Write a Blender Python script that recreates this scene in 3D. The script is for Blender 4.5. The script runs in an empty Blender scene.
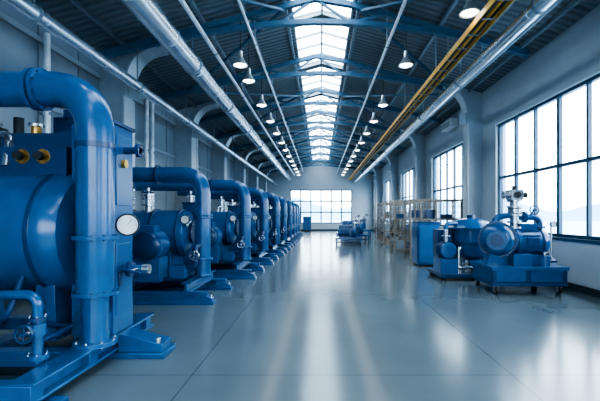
import bpy, bmesh, math, random
from mathutils import Vector, Matrix
random.seed(3)
R=math.radians
scn=bpy.context.scene
# ------------------------------------------------------------ materials
def new_mat(name):
    m=bpy.data.materials.new(name); m.use_nodes=True
    nt=m.node_tree; return m,nt,nt.nodes.get('Principled BSDF')
def mat(name,col,rough=.4,metal=0,coat=0,var=.12,scale=6,bump=0,spec=.5):
    m,nt,b=new_mat(name)
    b.inputs['Roughness'].default_value=rough; b.inputs['Metallic'].default_value=metal
    b.inputs['Coat Weight'].default_value=coat; b.inputs['Coat Roughness'].default_value=.12
    b.inputs['Specular IOR Level'].default_value=spec
    tc=nt.nodes.new('ShaderNodeTexCoord'); n=nt.nodes.new('ShaderNodeTexNoise')
    n.inputs['Scale'].default_value=scale; n.inputs['Detail'].default_value=4
    nt.links.new(tc.outputs['Object'],n.inputs['Vector'])
    cr=nt.nodes.new('ShaderNodeValToRGB')
    cr.color_ramp.elements[0].position=.3; cr.color_ramp.elements[1].position=.7
    cr.color_ramp.elements[0].color=(*[c*(1-var) for c in col],1)
    cr.color_ramp.elements[1].color=(*[min(1,c*(1+var)) for c in col],1)
    nt.links.new(n.outputs['Fac'],cr.inputs['Fac']); nt.links.new(cr.outputs['Color'],b.inputs['Base Color'])
    if bump:
        bp=nt.nodes.new('ShaderNodeBump'); bp.inputs['Strength'].default_value=bump; bp.inputs['Distance'].default_value=.01
        nt.links.new(n.outputs['Fac'],bp.inputs['Height']); nt.links.new(bp.outputs['Normal'],b.inputs['Normal'])
    return m
def emis(name,col,s):
    m,nt,b=new_mat(name); b.inputs['Base Color'].default_value=(*col,1)
    b.inputs['Emission Color'].default_value=(*col,1); b.inputs['Emission Strength'].default_value=s
    return m
BLUE=mat('blue_paint',(.009,.095,.25),.28,0,.4)
BLUED=mat('blue_paint_dark',(.006,.045,.13),.36,0,.25)
BLUEL=mat('blue_paint_light',(.02,.13,.31),.35,0,.2)
STEEL=mat('brushed_steel',(.52,.56,.60),.25,.95)
DUCT=mat('galvanised_duct',(.76,.81,.86),.26,.75,scale=3)
DARK=mat('dark_rubber',(.02,.025,.03),.6)
BRASS=mat('brass',(.60,.33,.09),.32,.85)
WHITE=mat('gauge_white',(.75,.77,.78),.4)
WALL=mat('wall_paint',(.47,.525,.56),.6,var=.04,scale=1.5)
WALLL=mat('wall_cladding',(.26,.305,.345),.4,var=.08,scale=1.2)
COLM=mat('column_paint',(.38,.43,.47),.4,var=.05)
COLF=mat('column_flange_paint',(.54,.59,.62),.4,var=.05)
TRUSS=mat('truss_paint',(.065,.15,.235),.4)
PURL=mat('purlin_paint',(.25,.30,.34),.45)
FRAME=mat('window_frame_blue',(.03,.085,.145),.35)
YEL=mat('yellow_paint',(.85,.42,.03),.4)
WHP=mat('white_pipe',(.78,.82,.85),.3,.3)
RACK=mat('rack_metal',(.27,.225,.185),.4,.35)
BOX=mat('carton',(.28,.235,.19),.7)
TRIM=mat('baseboard_dark',(.04,.055,.07),.5)
BULB=emis('lamp_glow',(1,.96,.88),9)
SHADE=mat('lamp_shade',(.55,.58,.6),.3,.7)

# glass
GLASS,nt,b=new_mat('window_glass'); nt.nodes.remove(b)
tr=nt.nodes.new('ShaderNodeBsdfTransparent'); gl=nt.nodes.new('ShaderNodeBsdfGlossy'); gl.inputs['Roughness'].default_value=.03
tr.inputs['Color'].default_value=(.95,.98,1,1)
mx=nt.nodes.new('ShaderNodeMixShader'); mx.inputs[0].default_value=.06
nt.links.new(tr.outputs[0],mx.inputs[1]); nt.links.new(gl.outputs[0],mx.inputs[2]); nt.links.new(mx.outputs[0],nt.nodes['Material Output'].inputs[0])

# floor
FLOOR,nt,b=new_mat('epoxy_floor')
N=nt.nodes.new; L=nt.links.new
tc=N('ShaderNodeTexCoord'); sep=N('ShaderNodeSeparateXYZ'); L(tc.outputs['Object'],sep.inputs[0])
def joint(out,off,pitch,w):
    a=N('ShaderNodeMath'); a.operation='SUBTRACT'; L(out,a.inputs[0]); a.inputs[1].default_value=off
    d=N('ShaderNodeMath'); d.operation='PINGPONG'; L(a.outputs[0],d.inputs[0]); d.inputs[1].default_value=pitch/2
    c=N('ShaderNodeMath'); c.operation='LESS_THAN'; L(d.outputs[0],c.inputs[0]); c.inputs[1].default_value=w
    return c.outputs[0]
j1=joint(sep.outputs['X'],-1.2,3.0,.006); j2=joint(sep.outputs['Y'],3.75,4.0,.007)
mj=N('ShaderNodeMath'); mj.operation='MAXIMUM'; L(j1,mj.inputs[0]); L(j2,mj.inputs[1])
nz=N('ShaderNodeTexNoise'); nz.inputs['Scale'].default_value=.9; nz.inputs['Detail'].default_value=5; L(tc.outputs['Object'],nz.inputs['Vector'])
cr=N('ShaderNodeValToRGB'); cr.color_ramp.elements[0].position=.3; cr.color_ramp.elements[1].position=.7
cr.color_ramp.elements[0].color=(.135,.175,.195,1); cr.color_ramp.elements[1].color=(.155,.20,.22,1); L(nz.outputs['Fac'],cr.inputs[0])
mc=N('ShaderNodeMix'); mc.data_type='RGBA'; L(mj.outputs[0],mc.inputs[0]); L(cr.outputs[0],mc.inputs[6]); mc.inputs[7].default_value=(.07,.10,.12,1)
L(mc.outputs[2],b.inputs['Base Color'])
rr=N('ShaderNodeMapRange'); rr.inputs[3].default_value=.13; rr.inputs[4].default_value=.22; L(nz.outputs['Fac'],rr.inputs[0]); L(rr.outputs[0],b.inputs['Roughness'])
b.inputs['Specular IOR Level'].default_value=.7; b.inputs['IOR'].default_value=1.55
# ceiling corrugated
CEIL,nt,b=new_mat('corrugated_roof')
N=nt.nodes.new; L=nt.links.new
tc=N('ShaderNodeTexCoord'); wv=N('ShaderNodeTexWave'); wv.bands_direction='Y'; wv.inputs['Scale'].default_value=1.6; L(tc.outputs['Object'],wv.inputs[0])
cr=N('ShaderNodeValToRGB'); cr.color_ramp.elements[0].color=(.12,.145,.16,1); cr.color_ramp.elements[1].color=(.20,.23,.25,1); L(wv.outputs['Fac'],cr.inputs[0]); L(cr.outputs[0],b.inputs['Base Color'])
bp=N('ShaderNodeBump'); bp.inputs['Strength'].default_value=.6; bp.inputs['Distance'].default_value=.04; L(wv.outputs['Fac'],bp.inputs['Height']); L(bp.outputs[0],b.inputs['Normal'])
b.inputs['Roughness'].default_value=.5

# ------------------------------------------------------------ mesh builder
class B:
    def __init__(s): s.parts={}; s.cur=None
    def part(s,n):
        if n not in s.parts: s.parts[n]=(bmesh.new(),[])
        s.cur=n; return s
    def _m(s,m):
        l=s.parts[s.cur][1]
        if m not in l: l.append(m)
        return l.index(m)
    @property
    def bm(s): return s.parts[s.cur][0]
    def box(s,x0,x1,y0,y1,z0,z1,m,rot=None):
        i=s._m(m); x0,x1=min(x0,x1),max(x0,x1)
        vs=[Vector((x,y,z)) for x in(x0,x1) for y in(y0,y1) for z in(z0,z1)]
        if rot is not None:
            c=Vector(((x0+x1)/2,(y0+y1)/2,(z0+z1)/2)); vs=[c+rot@(v-c) for v in vs]
        v=[s.bm.verts.new(p) for p in vs]
        for f in((0,1,3,2),(4,6,7,5),(0,4,5,1),(2,3,7,6),(0,2,6,4),(1,5,7,3)):
            s.bm.faces.new([v[k] for k in f]).material_index=i
    def beam(s,a,b,w,h,m):
        a=Vector(a);b=Vector(b);d=(b-a); ln=d.length; d.normalize()
        up=Vector((0,0,1)) if abs(d.z)<.99 else Vector((0,1,0))
        sx=d.cross(up).normalized(); sz=sx.cross(d); i=s._m(m); v=[]
        for p in(a,b):
            for q in((-1,-1),(1,-1),(1,1),(-1,1)): v.append(s.bm.verts.new(p+sx*q[0]*w/2+sz*q[1]*h/2))
        for f in((3,2,1,0),(4,5,6,7),(0,1,5,4),(1,2,6,5),(2,3,7,6),(3,0,4,7)):
            s.bm.faces.new([v[k] for k in f]).material_index=i
    def tube(s,pts,r,m,bend=0,seg=20,cap=True):
        P=[Vector(p) for p in pts]
        if bend:
            Q=[P[0]]
            for k in range(1,len(P)-1):
                a,b,c=P[k-1],P[k],P[k+1]; u=(a-b);w=(c-b); t=min(bend,u.length*.5,w.length*.5)
                u.normalize();w.normalize(); A=b+u*t;C=b+w*t
                for j in range(10):
                    f=j/9
                    q=A*(1-f)**2+b*2*f*(1-f)*.93+C*f**2+ (A+C)*.5*2*f*(1-f)*.07
                    Q.append(q)
            Q.append(P[-1]); P=Q
        i=s._m(m); rings=[]; t0=(P[1]-P[0]).normalized()
        n=t0.orthogonal().normalized()
        for k,p in enumerate(P):
            if k==0:t=t0
            elif k==len(P)-1:t=(P[k]-P[k-1]).normalized()
            else:t=((P[k+1]-P[k]).normalized()+(P[k]-P[k-1]).normalized()).normalized()
            n=(n-t*n.dot(t)).normalized(); bb=t.cross(n)
            rings.append([s.bm.verts.new(p+(n*math.cos(2*math.pi*j/seg)+bb*math.sin(2*math.pi*j/seg))*r) for j in range(seg)])
        for a,b in zip(rings,rings[1:]):
            for j in range(seg):
                f=s.bm.faces.new((a[j],a[(j+1)%seg],b[(j+1)%seg],b[j])); f.material_index=i
        if cap:
            s.bm.faces.new(rings[0][::-1]).material_index=i; s.bm.faces.new(rings[-1]).material_index=i
    def lathe(s,prof,c,ax,m,seg=28):
        i=s._m(m); c=Vector(c); q=Vector((0,0,1)).rotation_difference(Vector(ax).normalized()); rings=[]
        for r,z in prof:
            if r<1e-5: rings.append([s.bm.verts.new(c+q@Vector((0,0,z)))])
            else: rings.append([s.bm.verts.new(c+q@Vector((r*math.cos(2*math.pi*j/seg),r*math.sin(2*math.pi*j/seg),z))) for j in range(seg)])
        for a,b in zip(rings,rings[1:]):
            if len(a)==1 and len(b)==1: continue
            for j in range(seg):
                k=(j+1)%seg
                if len(a)==1: f=s.bm.faces.new((a[0],b[k],b[j]))
                elif len(b)==1: f=s.bm.faces.new((a[j],a[k],b[0]))
                else: f=s.bm.faces.new((a[j],a[k],b[k],b[j]))
                f.material_index=i
    def cyl(s,c,ax,r,l,m,seg=28):
        s.lathe([(0,0),(r,0),(r,l),(0,l)],c,ax,m,seg)
    def flange(s,c,ax,r,t,m,bolts=8,bm_=None):
        s.cyl(Vector(c)-Vector(ax).normalized()*t/2,ax,r,t,m)
        q=Vector((0,0,1)).rotation_difference(Vector(ax).normalized())
        for k in range(bolts):
            a=2*math.pi*k/bolts; o=q@Vector((math.cos(a)*r*.86,math.sin(a)*r*.86,-t*.5-.012))
            s.cyl(Vector(c)+o,ax,r*.07,t+.024,bm_ or STEEL,6)
    def prism(s,prof,y0,y1,m):
        i=s._m(m); a=[s.bm.verts.new((x,y0,z)) for x,z in prof]; b=[s.bm.verts.new((x,y1,z)) for x,z in prof]
        n=len(prof); s.bm.faces.new(a).material_index=i; s.bm.faces.new(b[::-1]).material_index=i
        for k in range(n):
            s.bm.faces.new((a[k],b[k],b[(k+1)%n],a[(k+1)%n])).material_index=i
    def wheel(s,c,ax,r,m,t=.012,spokes=4):
        q=Vector((0,0,1)).rotation_difference(Vector(ax).normalized()); c=Vector(c)
        pts=[c+q@Vector((r*math.cos(2*math.pi*k/20),r*math.sin(2*math.pi*k/20),0)) for k in range(21)]
        s.tube(pts,t,m,seg=8,cap=False)
        for k in range(spokes):
            a=2*math.pi*k/spokes; s.tube([c,c+q@Vector((r*math.cos(a),r*math.sin(a),0))],t*.7,m,seg=6)
        s.cyl(c-Vector(ax).normalized()*.02,ax,t*2,.04,m,10)
    def finish(s,name,loc=(0,0,0),bevel=0,rotz=0,single=None):
        objs=[]
        for n,(bm,ml) in s.parts.items():
            bmesh.ops.recalc_face_normals(bm,faces=bm.faces)
            me=bpy.data.meshes.new(name+'_'+n)
            for f in bm.faces: f.smooth=True
            bm.to_mesh(me); bm.free()
            for m in ml: me.materials.append(m)
            me.set_sharp_from_angle(angle=R(38))
            o=bpy.data.objects.new(n,me); scn.collection.objects.link(o)
            if bevel:
                bv=o.modifiers.new('bevel','BEVEL'); bv.width=bevel; bv.segments=2; bv.limit_method='ANGLE'; bv.angle_limit=R(50)
            objs.append(o)
        if len(objs)==1:
            o=objs[0]; o.name=name; o.location=loc; o.rotation_euler=(0,0,rotz); return o
        e=bpy.data.objects.new(name,None); scn.collection.objects.link(e); e.empty_display_size=.2
        e.location=loc; e.rotation_euler=(0,0,rotz)
        for o in objs: o.parent=e
        return e
def inst(root,loc,rotz=0,scale=1):
    o=root.copy(); scn.collection.objects.link(o); o.location=loc; o.rotation_euler=(0,0,rotz); o.scale=(scale,)*3
    for c in root.children:
        k=c.copy(); scn.collection.objects.link(k); k.parent=o
    return o
def new(p='body'): return B().part(p)

# ------------------------------------------------------------ room shell
XL,XR,Y0,Y1=-5.3,5.05,-5.0,38.0; EAVE=5.3; RC=0.05; RIDGE=6.7
def roofz(x):
    t=(abs(x-RC))/( (XR-RC) if x>RC else (RC-XL)); return RIDGE-(RIDGE-EAVE)*t
b=new(); b.box(XL-.3,XR+.3,Y0-.3,Y1+.3,-.2,0,FLOOR); b.finish('floor')
SK=.74
b=new()
for sx in(-1,1):
    xe=XR+.3 if sx>0 else XL-.3; xi=RC+sx*SK
    b.prism([(xi,roofz(xi)),(xe,roofz(xe)),(xe,roofz(xe)+.12),(xi,roofz(xi)+.12)],Y0-.3,Y1+.3,CEIL)
    for i in range(5):
        x=RC+sx*(.87+i*.93); b.beam((x,Y0,roofz(x)-.045),(x,Y1,roofz(x)-.045),.07,.09,PURL)
sky=[(Y0+1,-.5)]; y=0.6
while y<Y1-1: sky.append((y,min(y+3.05,Y1-.6))); y+=3.35
prev=Y0-.3
for a,c in sky+[(Y1+.3,None)]:
    b.prism([(RC-SK,roofz(RC-SK)),(RC,RIDGE),(RC+SK,roofz(RC+SK)),(RC+SK,roofz(RC+SK)+.12),(RC,RIDGE+.12),(RC-SK,roofz(RC-SK)+.12)],prev,a,CEIL); prev=c
b.finish('ceiling')
for a,c in sky:
    b=new('frame')
    for xx in(RC-SK,RC,RC+SK): b.beam((xx,a,roofz(xx)+.02),(xx,c,roofz(xx)+.02),.05,.07,COLM)
    n=4
    for j in range(n+1):
        yy=a+(c-a)*j/n
        for sx in(-1,1): b.beam((RC,yy,RIDGE+.02),(RC+sx*SK,yy,roofz(RC+SK)+.02),.04,.06,COLM)
    b.part('glass'); b.prism([(RC-SK,roofz(RC-SK)+.08),(RC,RIDGE+.08),(RC+SK,roofz(RC+SK)+.08),(RC+SK,roofz(RC+SK)+.085),(RC,RIDGE+.085),(RC-SK,roofz(RC-SK)+.085)],a,c,GLASS)
    b.finish('skylight')

# side wall right with windows
WZ0,WZ1=1.03,4.1
wins=[(-4.4,-1.0),(0.2,4.9),(6.75,11.5),(13.6,18.1),(20.4,25.0),(27.1,31.7),(33.6,37.2)]
b=new()
b.box(XR,XR+.3,Y0,Y1,0,WZ0,WALL); b.box(XR,XR+.3,Y0,Y1,WZ1,EAVE+.05,WALL)
prev=Y0
for a,c in wins+[(Y1,None)]:
    b.box(XR,XR+.3,prev,a,WZ0,WZ1,WALL); prev=c
b.finish('wall_right')
def window(name,axis,a,c,z0,z1,pos,nc,rows):
    b=new('frame')
    def bar(u0,u1,zz0,zz1,t):
        b.box(pos-t,pos+t,u0,u1,zz0,zz1,FRAME)
    bar(a,c,z0,z0+.07,.05); bar(a,c,z1-.07,z1,.05); bar(a,a+.07,z0,z1,.05); bar(c-.07,c,z0,z1,.05)
    for i in range(1,nc):
        u=a+(c-a)*i/nc; w=.03 if i%2 else .045; bar(u-w,u+w,z0,z1,.04)
    for r in rows: bar(a,c,z0+(z1-z0)*r-.035,z0+(z1-z0)*r+.035,.042)
    b.part('glass'); b.box(pos-.004,pos+.004,a,c,z0,z1,GLASS)
    b.part('sill'); b.box(pos-.16,pos+.02,a-.05,c+.05,z0-.06,z0,FRAME)
    return b.finish(name,bevel=.004)
for i,(a,c) in enumerate(wins): window('window_%d'%(i+1),'Y',a,c,WZ0,WZ1,XR+.13,5,(.5,))
def endwall(name,y,yo,wx0,wx1,wz0,wz1):
    b=new(); ya,yb=min(y,yo),max(y,yo)
    b.box(XL-.3,wx0,ya,yb,0,EAVE,WALL); b.box(wx1,XR+.3,ya,yb,0,EAVE,WALL)
    b.box(wx0,wx1,ya,yb,0,wz0,WALL); b.box(wx0,wx1,ya,yb,wz1,EAVE,WALL)
    b.prism([(XL-.3,EAVE),(XR+.3,EAVE),(RC,RIDGE+.02)],ya,yb,WALL)
    b.finish(name)
endwall('wall_far',Y1,Y1+.3,-2.85,3.05,.7,3.9)
endwall('wall_rear',Y0,Y0-.3,-4.2,4.2,.8,4.6)  # large opening behind the camera added to let in more daylight
def win_x(name,*a):
    b=new('frame'); x0,x1,z0,z1,y,nc,rows=a
    for zz in [z0+.04,z1-.04]+[z0+(z1-z0)*r for r in rows]: b.box(x0,x1,y-.05,y+.05,zz-.06,zz+.06,FRAME)
    for i in range(nc+1):
        u=x0+.04+(x1-x0-.08)*i/nc; b.box(u-.06,u+.06,y-.045,y+.045,z0,z1,FRAME)
    b.part('glass'); b.box(x0,x1,y-.004,y+.004,z0,z1,GLASS); b.finish(name)
win_x('window_8',-2.85,3.05,.7,3.9,Y1+.12,6,(.33,.66))
win_x('window_9',-4.2,4.2,.8,4.6,Y0-.12,6,(.5,))  # unseen window behind the camera, added to light the interior
# left wall
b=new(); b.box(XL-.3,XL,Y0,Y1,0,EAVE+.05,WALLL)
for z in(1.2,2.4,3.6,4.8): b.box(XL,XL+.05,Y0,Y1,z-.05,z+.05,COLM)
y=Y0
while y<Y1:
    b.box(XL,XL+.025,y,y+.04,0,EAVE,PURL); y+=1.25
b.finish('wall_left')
b=new(); b.box(XR-.03,XR,Y0,Y1,0,.14,TRIM); b.finish('baseboard_right')
b=new(); b.box(XL,XL+.03,Y0,Y1,0,.14,TRIM); b.finish('baseboard_left')
b=new(); b.box(XL,XR,Y1-.03,Y1,0,.14,TRIM); b.finish('baseboard_far')

# columns with curved haunch
def column(side):
    b=new('shaft'); xw=XR if side>0 else XL
    d=.45 if side>0 else .62; hz=4.35; reach=1.2 if side>0 else 1.5; fw=.2 if side>0 else .27
    xi=xw-side*d; xt=xw-side*reach
    prof=[(xw,0),(xw,roofz(xw)-.0)]
    prof.append((xt,roofz(xt)-.01)); prof.append((xt,roofz(xt)-.16))
    z1=roofz(xt)-.16
    for j in range(1,11):
        f=j/11; A=Vector((xt,z1)); C=Vector((xi,hz)); K=Vector((xi,z1-.05))
        q=A*(1-f)**2+K*2*f*(1-f)+C*f*f; prof.append((q.x,q.y))
    prof+= [(xi,hz),(xi,0)]
    b.prism(prof,-fw*.75,fw*.75,COLM)
    b.part('flange')
    b.box(xi-.02,xi+.02,-fw,fw,0,hz,COLF)
    pr=None
    for j in range(0,12):
        f=j/11; A=Vector((xi,hz)); C=Vector((xt,z1)); K=Vector((xi,z1-.05))
        q=A*(1-f)**2+K*2*f*(1-f)+C*f*f
        if pr is not None: b.beam((pr.x,0,pr.y),(q.x,0,q.y),fw*2,.035,COLF)
        pr=q
    b.part('base_plate'); b.box(xi-.06,xi+.06,-.3,.3,0,.03,PURL)
    return b
rc=column(1).finish('column_right',(0,12.6,0))
for y in(-.4,5.85,19.3,26.0,32.7): inst(rc,(0,y,0))
lc=column(-1).finish('column_left',(0,9.8,0))
for y in(-.2,4.8,14.8,19.8,24.8,29.8,34.8): inst(lc,(0,y,0))

# trusses
def truss():
    b=new(); n=12
    xs=[XL+.25+(XR-XL-.5)*i/n for i in range(n+1)]
    def low(x): 
        t=abs(x-RC)/5.2; return 6.02-.72*t*t-.12*t
    for i in range(n):
        a,c=xs[i],xs[i+1]
        b.beam((a,0,roofz(a)-.15),(c,0,roofz(c)-.15),.12,.12,TRUSS)
        b.beam((a,0,low(a)-.05),(c,0,low(c)-.05),.13,.11,TRUSS)
        if i%2: b.beam((a,0,low(a)-.05),(c,0,roofz(c)-.15),.05,.05,TRUSS)
        else: b.beam((a,0,roofz(a)-.15),(c,0,low(c)-.05),.05,.05,TRUSS)
    return b.finish('roof_truss',(0,2.55,0))
tr0=truss(); y=5.9
while y<Y1: inst(tr0,(0,y,0)); y+=3.35
inst(tr0,(0,-.8,0))
b=new()
y=2.55; k=0
while y<Y1-3.4:
    for sx in(-1,1):
        xa=RC+sx*.9; xb=RC+sx*4.2
        if k%2: xa,xb=xb,xa
        b.beam((xa,y,roofz(xa)-.22),(xb,y+3.35,roofz(xb)-.22),.05,.05,TRUSS)
    y+=3.35;k+=1
b.finish('roof_bracing')

# ducts & pipes
def run(name,x,z,r,m,coll=True,hang=True,y0=Y0+.05,y1=Y1-.05,step=3.35):
    b=new('pipe'); b.tube([(x,y0,z),(x,y1,z)],r,m,seg=28)
    if coll:
        y=y0+1
        while y<y1: b.cyl((x,y,z),(0,1,0),r*1.07,.06,m); y+=step/2
    if hang:
        b.part('hangers'); y=2.55
        while y<y1:
            b.beam((x,y,z),(x,y,roofz(x)-.02),.03,.02,PURL); b.cyl((x,y-.03,z),(0,1,0),r*1.1,.06,PURL); y+=step
    return b.finish(name)
run('ventilation_duct',-2.95,4.98,.21,DUCT)
run('wall_duct',-4.22,4.48,.115,DUCT)
run('steel_pipe',3.25,4.6,.12,DUCT)
run('service_pipe',-2.42,5.25,.045,WHP,False)
run('service_pipe',1.55,5.4,.03,WHP,False)
run('service_pipe',-1.5,5.45,.03,WHP,False)
run('service_pipe',3.75,4.9,.06,PURL,False)
b=new('tray'); 
for x in(2.68,2.96): b.box(x-.012,x+.012,Y0+.1,Y1-.1,4.78,4.88,YEL)
y=Y0+.3
while y<Y1-.2: b.box(2.68,2.96,y,y+.03,4.785,4.80,PURL); y+=.6
b.part('cables')
for x in(2.75,2.82,2.89): b.tube([(x,Y0+.1,4.835),(x,Y1-.1,4.835)],.034,DARK if x!=2.82 else YEL,seg=10)
b.part('hangers'); y=2.55
while y<Y1:
    for x in(2.68,2.96): b.beam((x,y,4.85),(x,y,roofz(x)-.02),.02,.02,PURL)
    y+=3.35
b.finish('cable_tray')

# pendant lamps
def lamp():
    b=new('cord'); b.tube([(0,0,.3),(0,0,1.2)],.01,DARK,seg=8)
    b.part('shade'); b.lathe([(0,.34),(.045,.34),(.055,.2),(.08,.15),(.14,.06),(.175,.0),(.165,.0),(.13,.055),(.07,.13),(0,.14)],(0,0,0),(0,0,1),SHADE)
    b.part('bulb'); b.lathe([(0,-.03),(.07,-.02),(.125,.01),(.125,.04),(0,.055)],(0,0,0),(0,0,1),BULB)
    return b
lm=lamp().finish('pendant_lamp',(-1.85,9.3,4.97))
lamps=[(-1.85,9.3),(2.58,6.9),(2.0,9.3),(-1.85,10.4)]
for x,y in lamps[1:]: inst(lm,(x,y,4.97))
yy=12.7
while yy<36:
    for x in(-1.85,2.0): inst(lm,(x,yy,4.97)); lamps.append((x,yy))
    yy+=2.2
for x,y in((-1.85,3.5),(2.3,3.0),(-1.85,-1),(2.2,-1)): inst(lm,(x,y,4.97)); lamps.append((x,y))
for i,(x,y) in enumerate(lamps):
    ld=bpy.data.lights.new('lamp_light','SPOT'); ld.energy=9; ld.spot_size=R(160); ld.spot_blend=.7; ld.shadow_soft_size=.2; ld.color=(1,.97,.93)
    o=bpy.data.objects.new('lamp_light',ld); o.location=(x,y,4.9); scn.collection.objects.link(o)

# ------------------------------------------------------------ machine 1 (large)
def gauge(b,c,ax,r):
    b.cyl(c,ax,r,.05,STEEL); c2=Vector(c)+Vector(ax).normalized()*.05
    b.lathe([(r*.86,0),(r,0),(r,.012),(r*.86,.012),(r*.86,0)],c2,ax,DARK); b.cyl(c2,ax,r*.86,.004,WHITE)
    b.beam(c2+Vector(ax).normalized()*.008,c2+Vector(ax).normalized()*.008+Vector((.4*r,0,.5*r)) if abs(ax[0])<.5 else c2+Vector(ax).normalized()*.008+Vector((0,.4*r,.5*r)),.008,.003,DARK)
b=new('base_frame')
def ibeam(b,p,q,w,h,m):
    p=Vector(p);q=Vector(q); b.beam(p+Vector((0,0,h/2-.012)),q+Vector((0,0,h/2-.012)),w,.024,m); b.beam(p-Vector((0,0,h/2-.012)),q-Vector((0,0,h/2-.012)),w,.024,m); b.beam(p,q,w*.25,h-.04,m)
ibeam(b,(-2.22,2.95,.17),(-2.22,5.1,.17),.22,.16,BLUE)
ibeam(b,(-3.2,2.95,.17),(-3.2,5.1,.17),.2,.16,BLUE)
ibeam(b,(-4.3,2.95,.17),(-4.3,5.1,.17),.2,.16,BLUE)
for y in(3.0,3.75,4.95): b.box(-4.4,-2.12,y-.07,y+.07,.1,.24,BLUE)
for y in(3.02,4.33): 
    b.box(-2.5,-1.62 if y>4 else -2.0,y-.17,y+.17,0,.06,BLUE)
    b.box(-4.45,-4.1,y-.17,y+.17,0,.09,BLUE); b.box(-3.3,-3.1,y-.17,y+.17,0,.09,BLUE)
b.prism([(-2.12,.06),(-1.66,.06),(-1.66,.14),(-2.12,.25)],4.2,4.46,BLUE)
b.cyl((-1.72,4.25,.06),(0,0,1),.03,.14,STEEL,6)
for x in(-3.9,-2.75):
    b.prism([(x-.12,.24),(x+.12,.24),(x+.09,.85),(x-.09,.85)],4.0,4.8,BLUE)
b.box(-2.5,-2.15,4.05,4.6,.24,.5,BLUE)
b.part('drum')
rr=.66
b.lathe([(0,0),(rr*.6,0),(rr*.92,.06),(rr,.16),(rr,1.75),(rr*.98,1.85),(rr*.9,1.93),(rr*.6,1.98),(0,2.0)],(-4.45,4.4,1.32),(1,0,0),BLUE,56)
for x in(-4.2,-3.35,-2.78): b.lathe([(rr-.01,0),(rr+.012,0),(rr+.012,.05),(rr-.01,.05)],(x,4.4,1.32),(1,0,0),BLUED,56)
b.flange((-3.75,3.72,1.32),(0,-1,0),.16,.06,BLUED)
b.part('cabinet')
b.box(-2.56,-2.13,4.12,4.55,.26,2.44,BLUE); b.box(-2.58,-2.11,4.1,4.57,2.44,2.48,BLUED)
b.box(-2.132,-2.12,4.17,4.5,.45,1.2,BLUE); b.box(-2.132,-2.12,4.17,4.5,1.6,2.35,BLUE)
b.box(-2.122,-2.10,4.2,4.26,.75,.9,BLUED)
b.part('upper_housing')
b.box(-4.4,-2.6,4.62,5.05,1.1,2.42,BLUE); b.box(-3.35,-2.56,4.2,5.1,1.95,2.36,BLUED); b.box(-3.3,-2.6,4.1,4.8,1.85,2.2,BLUED)
b.box(-3.0,-2.75,4.5,4.8,2.42,2.6,BLUED); b.cyl((-2.87,4.65,2.6),(0,0,1),.1,.1,BLUE)
for x in(-3.05,-2.84): b.flange((x,4.12,2.1),(0,-1,0),.075,.06,BRASS,6,DARK); b.cyl((x,4.06,2.1),(0,-1,0),.045,.05,DARK)
b.cyl((-3.05,4.3,2.36),(0,0,1),.05,.12,BRASS); b.flange((-3.05,4.3,2.46),(0,0,1),.075,.03,STEEL,6)
b.cyl((-3.6,4.4,1.95),(0,0,1),.14,.5,DARK); b.cyl((-3.6,4.4,2.2),(0,0,1),.2,.05,STEEL); b.cyl((-3.35,4.45,2.36),(0,0,1),.05,.22,DARK)
for k in range(5): b.cyl((-3.6,4.4,2.3+.05*k),(0,0,1),.09,.025,STEEL)
b.tube([(-3.6,4.3,2.35),(-3.25,4.2,2.35),(-3.22,4.1,2.0)],.04,STEEL,bend=.1)
b.part('overhead_pipe')
b.tube([(-4.6,3.92,2.73),(-2.2,3.92,2.73),(-2.2,3.92,.72)],.17,BLUE,bend=.42,seg=36)
b.tube([(-2.2,3.92,.75),(-2.2,3.92,.24)],.12,BLUE,seg=28)
for c,a in(((-2.78,3.92,2.73),(1,0,0)),((-2.72,3.92,2.73),(1,0,0)),((-2.2,3.92,1.28),(0,0,1)),((-2.2,3.92,.74),(0,0,1))): b.flange(c,a,.205,.035,BLUE,10,BLUED)
for z in(2.15,): b.lathe([(.165,0),(.182,0),(.182,.05),(.165,.05)],(-2.2,3.92,z),(0,0,1),BLUED,36)
b.tube([(-4.58,3.92,2.73),(-4.66,3.92,2.73),(-4.66,3.92,.0)],.14,BLUE,bend=.04)
b.flange((-2.2,3.92,.26),(0,0,1),.2,.04,BLUE)
b.part('gauges_and_valves')
b.cyl((-2.14,4.2,1.42),(1,0,0),.03,.18,STEEL); gauge(b,(-1.99,4.15,1.40),(.35,-1,0),.115)
b.tube([(-2.13,4.3,.92),(-1.86,4.3,.92)],.04,BLUE); b.flange((-2.04,4.3,.92),(1,0,0),.085,.04,BLUED); b.cyl((-1.9,4.3,.92),(1,0,0),.055,.07,STEEL); b.cyl((-1.95,4.3,.92),(0,-1,0),.02,.16,STEEL); b.beam((-2.02,4.13,.94),(-1.86,4.13,.90),.03,.02,BLUED)
b.tube([(-2.13,4.35,2.2),(-1.95,4.35,2.2)],.04,BLUED); b.flange((-1.97,4.35,2.2),(1,0,0),.07,.04,BLUED)
b.cyl((-2.13,4.3,2.05),(1,0,0),.045,.05,BRASS)
b.tube([(-3.6,3.4,.82),(-2.4,3.4,.82),(-2.4,3.4,.24)],.04,BLUE,bend=.1)
b.flange((-2.4,3.4,.62),(0,0,1),.075,.035,BLUED,6); b.flange((-2.4,3.4,.30),(0,0,1),.085,.04,BLUE,6)
b.cyl((-2.4,3.4,.48),(0,0,1),.065,.1,BLUE); b.tube([(-2.4,3.4,.53),(-2.4,3.25,.53)],.02,STEEL,seg=10); b.wheel((-2.4,3.24,.53),(0,-1,0),.07,BLUED,.01)
b.tube([(-2.4,3.4,.42),(-2.4,3.9,.42),(-2.75,3.95,.42),(-2.75,4.2,.85)],.025,BLUED,bend=.08)
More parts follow.
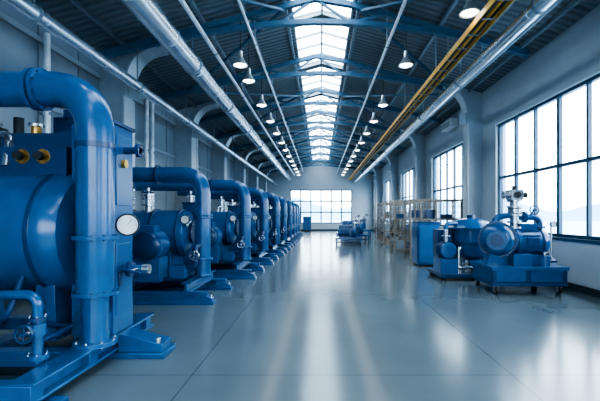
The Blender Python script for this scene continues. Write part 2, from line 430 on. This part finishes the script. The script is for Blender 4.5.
b.tube([(-2.9,3.1,.24),(-2.9,3.1,.55),(-2.9,3.7,.55),(-2.9,3.9,.9)],.03,BLUED,bend=.08); b.tube([(-2.66,3.2,.24),(-2.66,3.2,.9)],.02,DARK); b.wheel((-2.66,3.2,.9),(0,0,1),.07,BLUED,.01)
b.flange((-2.9,3.1,.36),(0,0,1),.06,.03,STEEL,6); b.cyl((-3.2,3.5,.24),(0,0,1),.1,.22,BLUE); b.cyl((-3.2,3.5,.46),(0,0,1),.05,.08,BRASS)
b.finish('large_compressor',bevel=.006)

# ------------------------------------------------------------ machine type B
def machineB():
    b=new('base_frame')
    for y in(.12,1.45):
        b.box(-2.7,0,y-.1,y+.1,0,.05,BLUE); ibeam(b,(-2.7,y,.13),(-.12,y,.13),.16,.16,BLUE)
        b.prism([(-.32,.05),(-.03,.05),(-.03,.1),(-.32,.22)],y-.07,y+.07,BLUE); b.cyl((-.06,y,.05),(0,0,1),.025,.1,STEEL,6)
    for x in(-.45,-1.5,-2.5): ibeam(b,(x,.0,.29),(x,1.6,.29),.16,.16,BLUE)
    b.box(-2.4,-.6,.25,1.4,.36,.42,BLUED)
    for x in(-1.95,-1.0): b.prism([(x-.12,.4),(x+.12,.4),(x+.08,.85),(x-.08,.85)],.55,1.2,BLUE)
    b.part('tank'); r=.42
    b.lathe([(0,0),(r*.6,0),(r*.93,.06),(r,.14),(r,1.62),(r*.96,1.70),(r*.7,1.76),(0,1.78)],(-2.4,.88,1.17),(1,0,0),BLUE,40)
    for x in(-2.1,-1.3,-.82): b.lathe([(r-.01,0),(r+.025,0),(r+.025,.04),(r-.01,.04)],(x,.88,1.17),(1,0,0),BLUED,40)
    b.flange((-.61,.88,1.17),(1,0,0),.2,.05,BLUED,8)
    b.part('motor')
    b.lathe([(0,-.02),(.12,-.02),(.22,.02),(.24,.06),(.24,.5),(0,.5)],(-1.15,.0,.98),(0,1,0),BLUED,32)
    for k in range(9): b.cyl((-1.15,.08+k*.045,.98),(0,1,0),.265,.018,BLUE,32)
    b.box(-1.27,-1.03,.12,.36,1.22,1.32,BLUE); b.box(-1.38,-.92,.1,.45,.36,.78,BLUE)
    b.part('control_cabinet')
    b.box(-.92,-.5,1.22,1.62,.3,1.72,BLUE); b.box(-.505,-.49,1.27,1.57,.9,1.6,BLUEL); b.box(-.94,-.48,1.2,1.64,1.72,1.75,BLUED)
    b.part('overhead_pipe')
    b.tube([(-3.1,.72,2.24),(-.38,.72,2.24),(-.38,.72,.36)],.14,BLUE,bend=.34,seg=28)
    for c,a in(((-1.2,.72,2.24),(1,0,0)),((-.38,.72,1.45),(0,0,1)),((-.38,.72,1.5),(0,0,1)),((-.38,.72,.7),(0,0,1)),((-.38,.72,.4),(0,0,1))): b.flange(c,a,.18,.032,BLUED if a[0] else BLUE,8,BLUED)
    b.part('valves')
    for x,zt in((-1.75,2.0),(-1.4,1.9)):
        b.cyl((x,.75,1.5),(0,0,1),.06,zt-1.5,STEEL); 
        for z in(1.58,1.68,1.8,zt-.04): b.flange((x,.75,z),(0,0,1),.11,.03,STEEL,6)
        b.cyl((x,.75,zt-.02),(0,0,1),.03,.12,STEEL); b.wheel((x,.75,zt+.02),(0,0,1),.1,BLUED)
    b.tube([(-1.75,.75,1.74),(-1.75,.35,1.74),(-1.75,.3,.98),(-1.38,.25,.98)],.04,STEEL,bend=.1)
    b.tube([(-.38,.58,.95),(-.38,.3,.95),(-.38,.3,.6),(-.75,.3,.6)],.035,BLUED,bend=.08); b.wheel((-.38,.22,.8),(0,-1,0),.08,STEEL,.01)
    gauge(b,(-.62,.5,1.42),(0,-1,0),.08); b.cyl((-.62,.55,1.3),(0,0,1),.02,.12,STEEL)
    b.box(-.8,-.55,.2,.4,.42,.62,BLUE)
    return b
mb=machineB().finish('industrial_pump_unit',(-1.78,6.65,0),bevel=.005)
for x,y in((-1.5,9.3),(-1.4,12.0),(-1.3,14.7),(-1.25,17.4),(-1.2,20.1),(-1.2,22.8),(-1.2,25.5),(-1.2,28.2)): inst(mb,(x,y,0))

# ------------------------------------------------------------ right: pump cart
def pumpcart():
    b=new('cart')
    b.box(.15,1.6,0,1.1,.46,.53,BLUE); b.box(.2,1.55,.05,1.05,.24,.46,BLUE); b.box(.17,1.58,.01,1.09,.165,.235,BLUED)
    for x in(.18,.82,1.5): b.box(x,x+.07,.02,.07,.2,.46,BLUED)
    b.part('casters')
    for x in(.27,1.46):
        for y in(.12,.98):
            b.cyl((x-.025,y,.07),(1,0,0),.07,.05,DARK,24); b.cyl((x-.03,y,.07),(1,0,0),.03,.06,STEEL,16)
            b.box(x-.045,x-.033,y-.03,y+.03,.06,.165,STEEL); b.box(x+.033,x+.045,y-.03,y+.03,.06,.165,STEEL); b.box(x-.05,x+.05,y-.05,y+.05,.15,.17,STEEL)
    b.part('pump_volute')
    ax=(-.45,-1,0); c=Vector((.4,.34,1.02)); n=Vector(ax).normalized(); s_=Vector((n.y,-n.x,0))
    b.lathe([(0,-.22),(.2,-.2),(.29,-.12),(.32,0),(.29,.11),(.22,.17),(.13,.19),(.12,.28),(0,.28)],c,ax,BLUE,40)
    b.lathe([(.30,-.025),(.355,-.025),(.355,.025),(.30,.025)],c,ax,BLUED,40)
    b.flange(c+n*.29,ax,.19,.04,BLUE,8,BLUED)
    b.flange(c+n*.33,ax,.12,.06,BLUED,6,BLUED); 
    for k in range(12):
        a=k*math.pi/6; p=c+s_*(.33*math.cos(a))+Vector((0,0,.33*math.sin(a))); b.cyl(p-n*.04,ax,.014,.08,BLUED,6)
    b.prism([(.18,.53),(.66,.53),(.54,.8),(.26,.8)],.3,.52,BLUE)
    b.part('motor')
    b.lathe([(0,0),(.15,0),(.23,.03),(.255,.09),(.26,.2),(.26,.62),(.25,.72),(.2,.79),(.1,.82),(0,.82)],(.66,.55,.96),(1,0,0),BLUE,40)
    for k in range(14):
        a=R(-60+k*(300/13.)); yy=math.sin(a); zz=math.cos(a)
        b.beam((.9,.55+yy*.272,.96+zz*.272),(1.24,.55+yy*.272,.96+zz*.272),.012,.03,BLUED)
    b.flange((.82,.55,.96),(1,0,0),.29,.045,BLUE,10); b.flange((1.3,.55,.96),(1,0,0),.28,.03,BLUED,10)
    b.box(.7,1.38,.3,.8,.53,.72,BLUE); b.box(.96,1.18,.24,.34,.9,1.06,BLUED)
    b.box(.9,1.22,.42,.68,1.2,1.33,BLUE)
    b.box(.6,.95,.08,.3,.53,.76,BLUE); b.cyl((1.22,.15,.53),(0,0,1),.09,.2,BLUE); b.cyl((1.22,.15,.73),(0,0,1),.05,.06,STEEL)
    b.tube([(1.22,.15,.62),(1.45,.15,.62),(1.45,.3,.62),(1.45,.5,.8)],.03,BLUED,bend=.06)
    b.part('valve_stack')
    b.cyl((.84,.55,1.18),(0,0,1),.09,.7,STEEL)
    for z in(1.25,1.36,1.5,1.66,1.78): b.flange((.84,.55,z),(0,0,1),.145,.035,STEEL,8)
    b.lathe([(.09,0),(.13,.04),(.13,.12),(.09,.16)],(.84,.55,1.5),(0,0,1),STEEL,24)
    b.box(.72,.96,.43,.67,1.8,2.0,STEEL); b.cyl((.84,.55,2.0),(0,0,1),.05,.08,DARK); b.cyl((.72,.55,1.9),(-1,0,0),.055,.09,STEEL); b.flange((.62,.55,1.9),(1,0,0),.08,.02,STEEL,6); b.cyl((.96,.55,1.9),(1,0,0),.055,.12,DARK); b.cyl((.84,.44,1.9),(0,-1,0),.06,.05,DARK)
    b.part('piping')
    b.tube([(.84,.55,1.46),(1.34,.55,1.46),(1.34,.55,1.15)],.065,BLUE,bend=.14); b.flange((1.04,.55,1.46),(1,0,0),.115,.04,BLUE,8); b.flange((1.34,.55,1.26),(0,0,1),.11,.035,BLUE,8)
    b.tube([(.42,.5,1.22),(.42,.5,1.46),(.84,.55,1.5)],.06,BLUE,bend=.14); b.flange((.42,.5,1.34),(0,0,1),.1,.035,BLUE,8)
    b.wheel((1.16,.4,1.6),(0,-1,0),.09,BLUED); b.tube([(1.16,.4,1.6),(1.16,.55,1.5)],.02,STEEL); gauge(b,(1.48,.35,1.32),(0,-1,0),.06); b.cyl((1.48,.39,.72),(0,0,1),.018,.55,STEEL); b.tube([(1.48,.39,.72),(1.4,.5,.62)],.018,STEEL)
    return b
pumpcart().finish('pump_cart',(3.05,7.45,0),bevel=.004)

def tankunit():
    b=new('base'); b.box(0,1.45,0,1.2,.08,.16,BLUED)
    for x in(.1,1.35):
        for y in(.1,1.1): b.cyl((x,y,0),(0,0,1),.05,.1,DARK,16)
    b.part('tank')
    b.lathe([(0,.42),(.2,.42),(.4,.5),(.46,.58),(.46,1.16),(.0,1.16)],(.9,.62,0),(0,0,1),BLUE,40)
    b.lathe([(0,0),(.56,0),(.57,.04),(.54,.08),(.48,.14),(.32,.22),(.1,.27),(0,.27)],(.9,.62,1.16),(0,0,1),BLUE,40)
    b.lathe([(.46,.82),(.5,.82),(.5,.87),(.46,.87)],(.9,.62,0),(0,0,1),BLUED,40)
    b.cyl((.9,.62,1.43),(0,0,1),.09,.07,BLUED)
    b.part('legs')
    for a in(45,135,225,315): b.beam((.9+.4*math.cos(R(a)),.62+.4*math.sin(R(a)),.15),(.9+.4*math.cos(R(a)),.62+.4*math.sin(R(a)),.75),.07,.07,STEEL)
    b.part('pump')
    b.box(.02,.42,.1,.7,.16,.5,BLUE); b.lathe([(0,0),(.17,.02),(.19,.06),(.19,.45),(0,.5)],(.22,.12,.68),(0,1,0),BLUE,28)
    for k in range(7): b.cyl((.22,.2+k*.045,.68),(0,1,0),.205,.016,BLUED,28)
    b.box(.08,.38,.5,.95,.5,1.15,BLUED); b.cyl((.2,.3,.86),(0,0,1),.06,.3,STEEL); b.flange((.2,.3,1.0),(0,0,1),.11,.035,STEEL)
    b.tube([(.2,.3,1.1),(.2,.3,1.3),(.5,.4,1.3)],.05,BLUE,bend=.1)
    b.cyl((.9,.3,.3),(0,-1,0),.14,.25,BLUE); b.tube([(.9,.1,.3),(.45,.1,.3),(.4,.2,.3)],.04,STEEL,bend=.1); b.wheel((.9,.04,.32),(0,-1,0),.1,STEEL,.01)
    b.tube([(.9,.62,.44),(.9,.62,.2)],.06,STEEL)
    b.tube([(.45,.15,.16),(.45,.15,.75),(.6,.3,.75)],.035,STEEL,bend=.08); b.cyl((1.15,.12,.16),(0,0,1),.1,.35,BLUE); b.cyl((1.15,.12,.51),(0,0,1),.06,.08,STEEL)
    return b
tankunit().finish('mixing_tank_unit',(2.74,9.05,0),bevel=.004)

b=new('body'); b.box(0,.62,0,.8,.06,1.26,BLUE); b.box(-.01,.63,-.01,.81,1.26,1.3,BLUED)
b.part('door'); b.box(.03,.59,-.02,0,.12,1.2,BLUEL); b.box(.5,.53,-.04,-.02,.6,.78,STEEL); b.box(-.02,0,.06,.74,.12,1.2,BLUE)
b.part('plinth'); b.box(.04,.58,.04,.76,0,.06,DARK)
b.finish('tool_cabinet',(2.85,11.6,0),bevel=.005)

def rack(w,d,h,name,loc,load=True):
    b=new('posts')
    for x in(0,w/2,w):
        for y in(0,d): b.box(x-.03,x+.03,y-.03,y+.03,0,h,RACK)
    b.part('shelves')
    for z in(.15,.75,1.35,h-.04):
        for y in(0,d): b.box(0,w,y-.015,y+.015,z-.03,z+.03,RACK)
        for x in(0,w): b.box(x-.015,x+.015,0,d,z-.03,z+.03,RACK)
        n=int(w/.12)
        for i in range(1,n): b.box(i*w/n-.006,i*w/n+.006,0,d,z-.005,z+.005,RACK)
    b.part('mesh_panels')
    n=int(w/.16)
    for i in range(1,n): b.box(i*w/n-.01,i*w/n+.01,d-.005,d+.005,0.1,h,RACK)
    for k in range(1,int(h/.2)): 
        b.box(0,w,d-.005,d+.005,k*.2-.008,k*.2+.008,RACK)
        for x in (0,w): b.box(x-.005,x+.005,0,d,k*.2-.008,k*.2+.008,RACK)
    for x in(0,w):
        b.beam((x,0,.15),(x,d,.75),.02,.02,RACK); b.beam((x,d,.75),(x,0,1.35),.02,.02,RACK)
    if load:
        b.part('cartons')
        for z in(.17,.77,1.37):
            x=.1
            while x<w-.4:
                s=random.uniform(.2,.34)
                if random.random()<.6: b.box(x,x+s,.15,d-.15,z,z+random.uniform(.15,.36),random.choice([BOX,BOX,PURL,BLUED,BLUE]))
                x+=s+random.uniform(.05,.3)
    return b.finish(name,loc)
rack(1.75,.9,2.05,'storage_rack',(3.1,13.7,0))
rack(1.6,.9,2.1,'storage_rack',(2.95,15.8,0))
rack(1.7,1.0,2.1,'storage_rack',(2.95,18.4,0))
rack(1.7,1.0,2.1,'storage_rack',(3.1,21.5,0),True)

# far mid floor small machine carts
def smallcart():
    b=new('cart'); b.box(0,1.3,0,.8,.3,.38,BLUE); b.box(.05,1.25,.05,.75,.12,.16,BLUED)
    for x in(.06,1.24):
        for y in(.06,.74): b.box(x-.03,x+.03,y-.03,y+.03,.1,.3,BLUE); b.cyl((x-.02,y,.05),(1,0,0),.05,.04,DARK,16)
    b.part('pump'); b.lathe([(0,0),(.16,0),(.2,.05),(.2,.55),(0,.6)],(.15,.4,.62),(1,0,0),BLUE,28)
    for k in range(8): b.cyl((.25+k*.05,.4,.62),(1,0,0),.22,.018,BLUED,28)
    b.flange((.78,.4,.62),(1,0,0),.24,.04,BLUEL); b.lathe([(0,0),(.22,0),(.25,.05),(.25,.18),(0,.22)],(.85,.4,.64),(1,0,0),BLUE,28)
    b.box(.2,.7,.2,.6,.38,.48,BLUED); b.tube([(.95,.4,.85),(.95,.4,1.1),(1.2,.4,1.1)],.06,STEEL,bend=.1); b.flange((.95,.4,.93),(0,0,1),.1,.03,STEEL)
    return b
sc=smallcart().finish('pump_trolley',(.75,19.6,0),bevel=.004)
inst(sc,(1.2,21.4,0),R(5),1.15); inst(sc,(.95,24.2,0),R(-8),1.1); inst(sc,(1.7,26.8,0),0,1.35); inst(sc,(1.5,30,0),0,1.3)
b=new('body'); b.box(0,.75,0,.5,.08,1.35,BLUED); b.part('doors'); b.box(.03,.36,-.02,0,.12,1.3,BLUE); b.box(.39,.72,-.02,0,.12,1.3,BLUE); b.part('plinth'); b.box(.03,.72,.03,.47,0,.08,DARK)
b.finish('storage_cabinet',(-1.55,36.6,0))
b=new('case'); b.box(XR-.3,XR,14.6,15.7,4.75,5.05,WHITE); b.part('louvre')
for k in range(4): b.box(XR-.31,XR-.3,14.65,15.65,4.78+k*.05,4.8+k*.05,DARK)
b.finish('air_conditioner',bevel=.01)
# wall riser pipes
for x,y in((-5.12,7.5),(-5.12,11.8),(-5.12,12.2),(-5.12,16.6),(-5.12,21.6)):
    b=new('pipe'); b.tube([(x,y,0),(x,y,4.9)],.06,WHP); b.part('clamps')
    for z in(1,2.2,3.4): b.box(-5.24,-5.05,y-.03,y+.03,z-.03,z+.03,PURL)
    b.finish('riser_pipe')
for y in(13.2,19.9,26.6):
    b=new('pipe'); b.tube([(4.95,y,0),(4.95,y,5.0)],.045,WHP); b.part('clamps')
    for z in(1,2.2,3.4,4.4): b.box(4.89,5.04,y-.025,y+.025,z-.025,z+.025,PURL)
    b.finish('riser_pipe')

# ------------------------------------------------------------ exterior
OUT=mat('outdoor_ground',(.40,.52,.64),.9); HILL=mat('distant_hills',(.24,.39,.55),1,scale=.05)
b=new(); b.box(-150,150,-150,250,-.6,-.5,OUT); b.finish('outdoor_ground')
b=new()
i=b._m(HILL)
prev=None
for k in range(181):
    a=R(-180+k*2.0)
    rad=135; x=rad*math.sin(a); y=20+rad*math.cos(a)
    h=5.5+1.9*math.sin(k*.45)+1.2*math.sin(k*1.15+1)
    lo=b.bm.verts.new((x,y,-.5)); hi=b.bm.verts.new((x*1.05,20+(y-20)*1.05,h))
    if prev: b.bm.faces.new((prev[0],lo,hi,prev[1])).material_index=i
    prev=(lo,hi)
b.finish('distant_hills')

# world
w=bpy.data.worlds.new('sky'); scn.world=w; w.use_nodes=True; nt=w.node_tree
bg=nt.nodes['Background']; tc=nt.nodes.new('ShaderNodeTexCoord'); sp=nt.nodes.new('ShaderNodeSeparateXYZ'); cr=nt.nodes.new('ShaderNodeValToRGB')
nt.links.new(tc.outputs['Generated'],sp.inputs[0]); nt.links.new(sp.outputs['Z'],cr.inputs[0])
cr.color_ramp.elements[0].position=0; cr.color_ramp.elements[0].color=(.80,.91,1,1); cr.color_ramp.elements[1].position=.7; cr.color_ramp.elements[1].color=(.76,.89,1,1)
nt.links.new(cr.outputs[0],bg.inputs[0]); bg.inputs[1].default_value=8.5

# camera
cd=bpy.data.cameras.new('camera'); cam=bpy.data.objects.new('camera',cd); scn.collection.objects.link(cam)
cam.location=(0,0,1.5); cam.rotation_euler=(R(90),0,0); cd.lens=24; cd.sensor_width=36
cd.shift_x=-20/600; cd.shift_y=14.5/600; cd.clip_start=.05; cd.clip_end=600
scn.camera=cam
scn.view_settings.view_transform='AgX'
scn.view_settings.look='AgX - High Contrast'
scn.view_settings.exposure=.15
